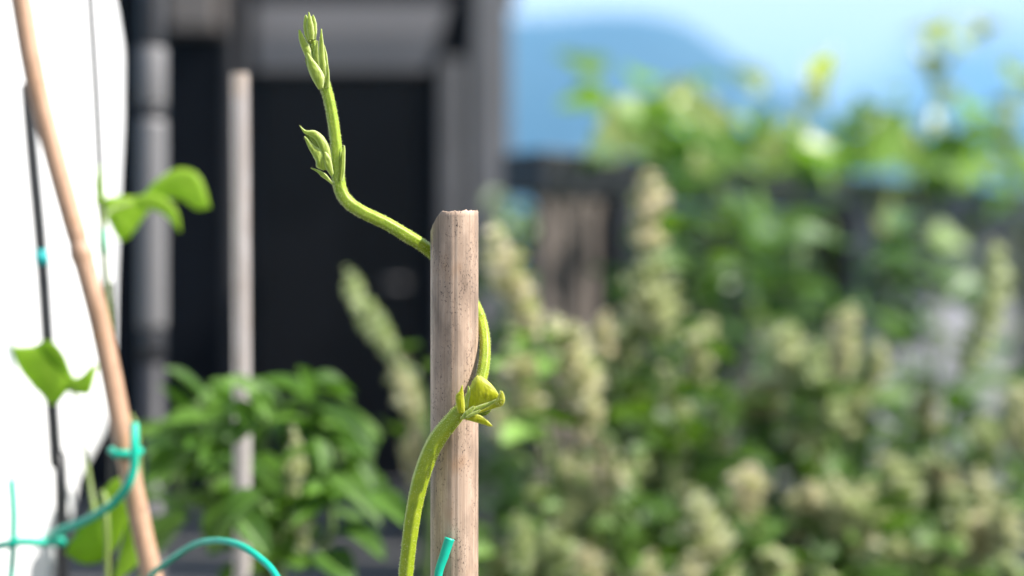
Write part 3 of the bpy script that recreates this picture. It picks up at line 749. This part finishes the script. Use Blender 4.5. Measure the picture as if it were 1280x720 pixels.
def herb(label, px, D, spikes, seed, nleaf=70, ncloud=160, extra=5, ytop=520, spread=70, lw=(20, 36), group='flowering herbs in the raised bed'):
    """spikes: (tip px, tip py, base px, base py, width px, depth shift)"""
    D *= 1.22; rnd = random.Random(seed); root = P(px, 0, D); root.z = SOIL + .02
    t = thing('flowering_herb', label, 'herb plant', tuple(root), group)
    sp_ = list(spikes)
    for _ in range(int(extra * 2.6)):
        x = px + rnd.gauss(0, spread * .95); y = rnd.uniform(ytop, 760); L = rnd.uniform(40, 85)
        sp_.append((x + rnd.uniform(-25, 25), y, x, y + L, rnd.uniform(32, 54), rnd.uniform(-.03, .10)))
    stems = []
    for (tx, ty, bx, by, w, dz) in sp_:
        d_ = D + dz; b = P(bx, by, d_); tp2 = P(tx, ty, d_ + rnd.uniform(-.008, .012))
        spike(t, b, tp2, S(w, d_), rnd)
        dn = (b - tp2).normalized()
        m1 = b + dn * .035; r0 = root + Vector((rnd.gauss(0, .012), rnd.gauss(0, .012), 0)); m2 = r0.lerp(m1, .55) + Vector((rnd.gauss(0, .012), rnd.gauss(0, .012), 0))
        pth = [Vector(q) for q in spline([tuple(r0), tuple(m2), tuple(m1), tuple(b), tuple(b + (tp2 - b) * .7)], 5)]
        n = len(pth); keep(obj('stem', tube(pth, [.0022 - .0014 * i / n for i in range(n)], 6), M['stem']), t); stems.append(pth)
        # paired small spikes and leaves just below the main spike
    def spot(size, near):
        pth = rnd.choice(stems); i = rnd.randrange(len(pth) // 4, len(pth) - 5); p = pth[i] + rv(rnd, .004)
        a = rnd.uniform(0, 6.283); d = Vector((math.cos(a), math.sin(a) - .15, rnd.uniform(-.25, .65))).normalized()
        p = p + d * rnd.uniform(0, near)
        L = size * rnd.uniform(.8, 1.5); return p, p + d * L, L * rnd.uniform(.48, .66), Vector((rnd.gauss(0.25, .35), rnd.gauss(-.25, .3), 1))
    for _ in range(nleaf):
        s = spot(S(rnd.uniform(*lw), D) * 1.5, .012); leaf(t, 'ovate', 'herb_leaf', *s, rnd)
    leaf_cloud('foliage', t, 'ovate', 'herb_leaf', [spot(S(rnd.uniform(*lw), D) * 1.5, .05) for _ in range(int(ncloud * 1.25))], rnd)
    return t
herb('slender herb with few pale spikes, nearest the cane on its dark side', 545, .60,
     [(436, 334, 494, 450, 40, 0), (503, 440, 524, 528, 36, .01), (512, 532, 522, 610, 34, .02)], 21, 14, 0, 0)
herb('flowering herb whose broad spikes lean just right of the thick cane', 705, .62,
     [(626, 276, 668, 420, 54, 0), (688, 392, 742, 530, 70, .0), (735, 500, 770, 625, 60, .01), (640, 425, 668, 520, 46, .04), (700, 560, 712, 640, 40, .05), (610, 480, 640, 560, 40, .06)], 22, 70, 170, 5, 560, 60)
herb('flowering herb with the tallest spike, before the black fence post', 800, .70,
     [(798, 214, 808, 315, 50, .0), (814, 318, 832, 425, 68, .0), (745, 392, 758, 450, 36, -.02), (778, 405, 792, 500, 46, .02), (800, 350, 790, 430, 40, .04), (752, 455, 765, 510, 32, 0)], 23, 80, 190, 5, 520, 60)
herb('flowering herb with a spike bending right over its dense leaves', 880, .74,
     [(896, 396, 868, 485, 44, 0), (842, 452, 850, 545, 44, 0), (905, 500, 900, 570, 40, .02), (935, 470, 930, 530, 34, .05)], 24, 80, 190, 6, 540, 60)
herb('flowering herb with a cluster of blunt spikes standing level together', 1030, .76,
     [(1066, 382, 1050, 480, 50, 0), (984, 402, 1000, 500, 52, .01), (1026, 425, 1036, 540, 52, -.01), (955, 452, 962, 525, 40, .03), (1092, 425, 1080, 500, 40, .04), (1000, 520, 1010, 590, 44, .0), (1065, 480, 1060, 550, 44, 0)], 25, 90, 200, 7, 560, 75)
herb('flowering herb with a pale spike leaning out beyond its neighbours', 1215, .80,
     [(1262, 312, 1206, 462, 50, 0), (1145, 482, 1162, 545, 46, 0), (1238, 520, 1224, 600, 44, 0), (1290, 480, 1275, 570, 44, .0), (1185, 560, 1190, 630, 42, .0)], 26, 90, 200, 7, 560, 75)
herb('low flowering herb whose thick spike is the closest and lowest of all', 850, .555,
     [(838, 628, 912, 750, 70, 0), (800, 690, 826, 780, 48, .01), (690, 660, 705, 740, 44, .05), (640, 640, 655, 720, 40, .04)], 27, 60, 140, 3, 640, 90)
herb('low flowering herb in the dense greenery under the level cluster', 1000, .66,
     [(940, 580, 930, 650, 44, 0), (1010, 600, 1000, 680, 46, 0), (1070, 630, 1060, 700, 44, 0)], 28, 80, 200, 8, 590, 80)
herb('low flowering herb in the dense greenery under the leaning pale spike', 1180, .66,
     [(1120, 570, 1135, 640, 48, 0), (1196, 610, 1180, 690, 46, 0), (1260, 620, 1250, 700, 46, 0)], 29, 80, 200, 8, 580, 80)

# ---- broad leaved plant in front of the dark doorway
def stem_line(root, pts, r0, r1, m, t, per=6):
    pth = [Vector(q) for q in spline([tuple(p) for p in pts], per)]; n = len(pth)
    keep(obj('stem', tube(pth, [r0 + (r1 - r0) * i / n for i in range(n)], 7), M[m]), t); return pth
rnd = random.Random(41); D = .62
root = P(335, 0, D); root.z = SOIL + .02
bl = thing('leafy_plant', 'bushy plant of broad green leaves round the foot of the pale cane', 'plant', tuple(root))
sts = [stem_line(root, [root, P(340, 780, D), P(x, y + 60, D + dz), P(x, y, D + dz)], .003, .0012, 'stem', bl) for x, y, dz in
       ((255, 500, 0), (300, 490, .03), (330, 500, .0), (385, 490, .02), (420, 530, .04), (360, 560, -.03), (270, 570, -.02), (410, 620, -.02), (230, 560, .05))]
for (bx, by, tx, ty, w, dz, hx, hz) in (
    (262, 506, 212, 458, 28, 0, -.3, 1), (236, 522, 202, 478, 22, .01, -.5, 1), (270, 525, 208, 528, 42, -.01, -.1, 1), (302, 500, 262, 478, 34, .02, 0, 1), (352, 505, 306, 474, 30, 0, .2, 1),
    (386, 508, 379, 460, 34, .01, .5, .6), (400, 508, 470, 562, 34, 0, .5, 1), (395, 520, 452, 520, 28, .03, .2, 1), (350, 510, 415, 505, 32, .02, .1, 1), (404, 590, 478, 652, 44, -.01, .4, 1), (395, 545, 405, 590, 30, -.02, .6, .5),
    (375, 545, 402, 600, 34, .0, .6, .4), (310, 600, 262, 690, 60, -.02, -.2, .7), (300, 580, 350, 660, 56, -.01, .2, .6), (280, 545, 230, 600, 44, 0, -.2, .9), (250, 560, 200, 610, 40, .02, -.2, .9), (395, 690, 440, 728, 52, -.03, .3, 1),
    (420, 660, 480, 690, 42, -.02, .3, 1), (350, 680, 300, 720, 52, -.03, 0, 1), (240, 640, 190, 690, 50, .0, -.2, 1), (330, 520, 300, 575, 38, 0, 0, .8), (345, 535, 372, 575, 36, .02, .3, .7), (255, 500, 225, 545, 30, .03, -.4, .8),
    (430, 560, 470, 610, 36, .04, .4, .9), (445, 600, 488, 612, 28, .05, .3, 1)):
    leaf(bl, 'ovate', 'broad_leaf', P(bx, by, D + dz), P(tx, ty, D + dz - .01), S(w, D), Vector((hx, -.45, hz)), rnd)
def bspot(size):
    pth = rnd.choice(sts); i = rnd.randrange(len(pth) // 3, len(pth)); p = pth[i] + rv(rnd, .008); a = rnd.uniform(0, 6.283)
    d = Vector((math.cos(a), math.sin(a), rnd.uniform(-.5, .4))).normalized(); L = size * rnd.uniform(.8, 1.4)
    return p, p + d * L, L * rnd.uniform(.5, .65), Vector((rnd.gauss(.1, .3), rnd.gauss(-.3, .3), 1))
for _ in range(60): leaf(bl, 'ovate', 'broad_leaf', *bspot(S(66, D)), rnd)
leaf_cloud('foliage', bl, 'ovate', 'broad_leaf', [bspot(S(54, D)) for _ in range(60)], rnd)
for (bx, by, tx, ty, w) in ((330, 505, 286, 470, 34), (284, 500, 318, 535, 36), (326, 520, 290, 552, 34), (310, 490, 340, 520, 30), (330, 615, 280, 650, 44), (290, 640, 335, 690, 46)):
    leaf(bl, 'ovate', 'broad_leaf', P(bx, by, .562), P(tx, ty, .555), S(w, .56), Vector((.15, -.5, .9)), rnd)
spike(bl, P(380, 690, D - .03), P(361, 535, D - .03), S(27, D), rnd)

# ---- young bean shoots on the left
rnd = random.Random(51)
b1 = thing('bean_shoot', 'bright bean leaves in front of the black metal pole', 'shoot', (P(88, 800, .49).x, .49, SOIL), 'climbing bean shoots')
stem_line(None, [(P(120, 900, .49).x, .49, SOIL), P(135, 780, .485), P(118, 640, .492), P(102, 545, .51), P(90, 478, .515)], .0011, .0007, 'vine_stem', b1)
hv = []; hf = []
for me in BH:
    for p in me.polygons:
        if p.area < 1e-9 or rnd.random() > .33: continue
        s0 = p.center; nn = p.normal; e = s0 + (nn + rv(rnd, .35)) * rnd.uniform(.00015, .00042); t1 = nn.orthogonal().normalized() * .00004; t2 = nn.cross(t1)
        n = len(hv); hv += [s0 - t1, s0 + t1, e, s0 - t2, s0 + t2]; hf += [(n, n + 1, n + 2), (n + 3, n + 4, n + 2)]
h = obj('bract_hair', (hv, hf), M['hair'], None, False); keep(h, vine); h['kind'] = 'stuff'
def loft_leaf(par, D, A, B, **k):
    global D0
    D0 = D; q, rim = loft(A, B, **{**dict(bulge=.10, rib=.03, wob=.03, thick=.0004), **k}); o = obj('leaf', q, M['bean_leaf']); keep(o, par)
loft_leaf(b1, .515, [(13, 433), (40, 432), (62, 428), (79, 441), (88, 462), (94, 474)], [(14, 436), (24, 462), (42, 485), (66, 507), (83, 492), (94, 478)])
loft_leaf(b1, .512, [(44, 430), (62, 426), (77, 438), (88, 466)], [(46, 434), (58, 450), (72, 462), (86, 474)])
loft_leaf(b1, .514, [(88, 471), (100, 470), (112, 458), (122, 454)], [(86, 490), (100, 493), (113, 491), (122, 458)])
loft_leaf(b1, .494, [(166, 598), (140, 600), (112, 640), (80, 690)], [(164, 640), (142, 690), (110, 706), (82, 693)])
loft_leaf(b1, .496, [(168, 630), (160, 650), (150, 690), (140, 730)], [(172, 640), (180, 670), (176, 700), (142, 732)])
b2 = thing('bean_shoot', 'young bean shoot with drooping leaves on the thin dark rod', 'shoot', (P(150, 800, .502).x, .502, SOIL), 'climbing bean shoots')
Db = .502
stem_line(None, [(P(150, 900, Db).x, Db, SOIL), P(176, 700, Db), P(148, 530, Db), P(139, 420, Db), P(134, 350, Db), P(128, 290, Db), P(123, 250, Db), P(124, 208, Db)], .0010, .0006, 'vine_stem', b2)
loft_leaf(b2, .55, [(178, 246), (195, 226), (224, 210), (250, 221), (263, 259)], [(181, 251), (200, 247), (226, 250), (246, 262), (262, 260)])
loft_leaf(b2, .545, [(116, 249), (135, 246), (156, 245), (180, 247)], [(117, 252), (131, 271), (150, 302), (170, 286), (186, 262)])
loft_leaf(b2, .54, [(170, 245), (190, 242), (208, 249), (222, 265), (226, 289)], [(170, 263), (188, 262), (202, 267), (213, 276), (225, 290)])
loft_leaf(b2, .490, [(121, 252), (119, 228), (123, 205)], [(130, 252), (129, 228), (125, 205)])
stem_line(None, [P(127, 280, Db), P(140, 262, Db + .02), P(177, 250, Db + .055)], .0009, .0007, 'vine_stem', b2)

# ---- climbers along the fence
def climber(label, t0, t1, seed, nl, ncl, shoots, known=()):
    rnd = random.Random(seed); base = fpt((t0 + t1) / 2, .12); t = thing('climbing_vine', label, 'climbing plant', tuple(base), 'climbers on the fence')
    lines = []
    for k in range(7):
        a = t0 + (t1 - t0) * (k + .5) / 7
        top = fpt(a + rnd.gauss(0, .03), .06 + rnd.uniform(-.03, .06), 1.18 + rnd.uniform(-.02, .07))
        st = base + Vector((rnd.gauss(0, .05), rnd.gauss(0, .03), 0))
        lines.append(stem_line(None, [st, st.lerp(top, .5) + rv(rnd, .03), top], .004, .0015, 'vine_stem', t, 10))
    for pts in shoots:
        lines.append(stem_line(None, [P(*p) for p in pts], .0028, .0010, 'vine_stem', t, 5)); tipp = pts[-1]
        for p in lines[-1][1::2]:
            d = Vector((rnd.gauss(0, 1), rnd.gauss(0, .6), rnd.uniform(-.2, .8))).normalized(); L = rnd.uniform(.040, .065)
            leaf(t, 'cordate', 'climber_pale', p, p + d * L, L * .8, Vector((.3, -.7, .5)), rnd)  # backlight on the shoot leaves is put into this paler leaf colour
    for (bx, by, tx, ty, w, D) in known: leaf(t, 'cordate', 'climber_pale', P(bx, by, D), P(tx, ty, D), S(w, D), Vector((.25, -1, .15)), rnd)
    def spot():
        a = rnd.uniform(t0, t1); low = rnd.random() < .10
        z = rnd.uniform(.98, 1.13) if low else 1.185 + abs(rnd.gauss(0, .055)) - .03 * rnd.random() + .02 * noise.noise(Vector((a * 9, 0, seed)))
        p = fpt(a, rnd.uniform(-.06, .16), z)
        d = Vector((rnd.gauss(0, 1), rnd.gauss(-.2, .5), rnd.gauss(-.25, .6))).normalized(); L = rnd.uniform(.05, .085)
        return p, p + d * L, L * rnd.uniform(.75, .95), Vector((rnd.gauss(.3, .4), rnd.gauss(-.6, .4), rnd.gauss(.6, .4)))
    for _ in range(nl): leaf(t, 'cordate', 'climber_leaf', *spot(), rnd)
    if ncl: leaf_cloud('foliage', t, 'cordate', 'climber_leaf', [spot() for _ in range(ncl)], rnd)
    return t
M['climber_pale'] = leaf_mat('pale climber leaf', (0.26, 0.34, 0.09), (0.38, 0.44, 0.16), .4, .4)
climber('leafy climber over the fence rail beside the black corner post', .10, .50, 61, 64, 0, [[(900, 210, 1.9), (880, 150, 1.9), (862, 108, 1.9)], [(1000, 190, 1.95), (1012, 130, 1.95), (1020, 88, 1.95)]],
        ((768, 196, 758, 118, 54, 1.78), (872, 150, 862, 98, 50, 1.8), (900, 160, 884, 116, 40, 1.8), (960, 205, 978, 146, 52, 1.85), (880, 220, 868, 184, 38, 1.75)))
climber('leafy climber on the far stretch of fence with shoots rising into the sky', .50, 1.12, 62, 70, 0, [[(1135, 230, 2.2), (1160, 150, 2.2), (1170, 90, 2.2), (1158, 34, 2.2)], [(1170, 100, 2.2), (1200, 60, 2.2), (1232, 24, 2.2)], [(1250, 200, 2.3), (1272, 140, 2.3), (1266, 90, 2.3)], [(1250, 180, 2.3), (1290, 120, 2.3)]],
        ((1110, 290, 1113, 244, 34, 2.0), (1090, 200, 1100, 150, 50, 2.1)))
# ---- soft bush between the herbs and the fence
rnd = random.Random(71)
bc = P(985, 0, 1.50); bu = thing('leafy_bush', 'soft green bush growing between the flowering herbs and the fence', 'bush', (bc.x, 1.5, 0))
bl_ = [stem_line(None, [(bc.x + rnd.gauss(0, .03), 1.5 + rnd.gauss(0, .03), 0), (bc.x + dx * .5, 1.5 + rnd.gauss(0, .05), .55), (bc.x + dx, 1.5 + rnd.gauss(0, .07), z)], .005, .002, 'stem', bu, 8) for dx, z in ((-.16, 1.10), (-.1, 1.04), (-.05, 1.09), (0, 1.04), (.05, 1.07), (.10, 1.03), (.15, .95), (-.14, .9), (.18, .86))]
def uspot(size):
    pth = rnd.choice(bl_); i = rnd.randrange(len(pth) // 2, len(pth)); p = pth[i] + rv(rnd, .03); a = rnd.uniform(0, 6.283)
    d = Vector((math.cos(a), math.sin(a), rnd.uniform(-.5, .3))).normalized(); L = size * rnd.uniform(.8, 1.3)
    return p, p + d * L, L * .6, Vector((rnd.gauss(.2, .3), rnd.gauss(-.4, .3), 1))
for _ in range(150): leaf(bu, 'ovate', 'bush_leaf', *uspot(.055), rnd)
leaf_cloud('foliage', bu, 'ovate', 'bush_leaf', [uspot(.05) for _ in range(260)], rnd)

rnd = random.Random(81); q = P(640, 0, 3.2)
sh = thing('leafy_bush', 'dark green shrub glimpsed past the left end of the fence', 'bush', (q.x, 3.2, 0))
sl = [stem_line(None, [(q.x + rnd.gauss(0, .03), 3.2, 0), (q.x + dx * .6, 3.2, .6), (q.x + dx, 3.2 + rnd.gauss(0, .08), z)], .007, .002, 'stem', sh, 8) for dx, z in ((.0, 1.18), (.05, 1.22), (.1, 1.2), (.16, 1.12), (.03, 1.05), (.05, .9))]
def sspot():
    pth = rnd.choice(sl); p = pth[rnd.randrange(len(pth) // 3, len(pth))] + rv(rnd, .04); d = rv(rnd).normalized(); L = rnd.uniform(.05, .08)
    return p, p + d * L, L * .6, Vector((rnd.gauss(.2, .3), rnd.gauss(-.4, .3), 1))
for _ in range(40): leaf(sh, 'ovate', 'bush_leaf', *sspot(), rnd)
leaf_cloud('foliage', sh, 'ovate', 'bush_leaf', [sspot() for _ in range(420)], rnd)

# ================================================================ HAZE
hz = obj('haze', box(-5500, 5500, -200, 3000, -1.5, 430), None, None, False)
n = NT('haze'); n.n.remove(n.b); pv = n.new('ShaderNodeVolumePrincipled')
pv.inputs['Color'].default_value = (0.22, 0.57, 1.0, 1); pv.inputs['Absorption Color'].default_value = (0, 0, 0, 1); pv.inputs['Density'].default_value = 0.00046; pv.inputs['Anisotropy'].default_value = 0.0
pv.inputs['Anisotropy'].default_value = 0.0; n.link(pv.outputs[0], n.out.inputs['Volume']); hz.data.materials.append(n.m); tag(hz, 'blue air haze', None, kind='stuff')
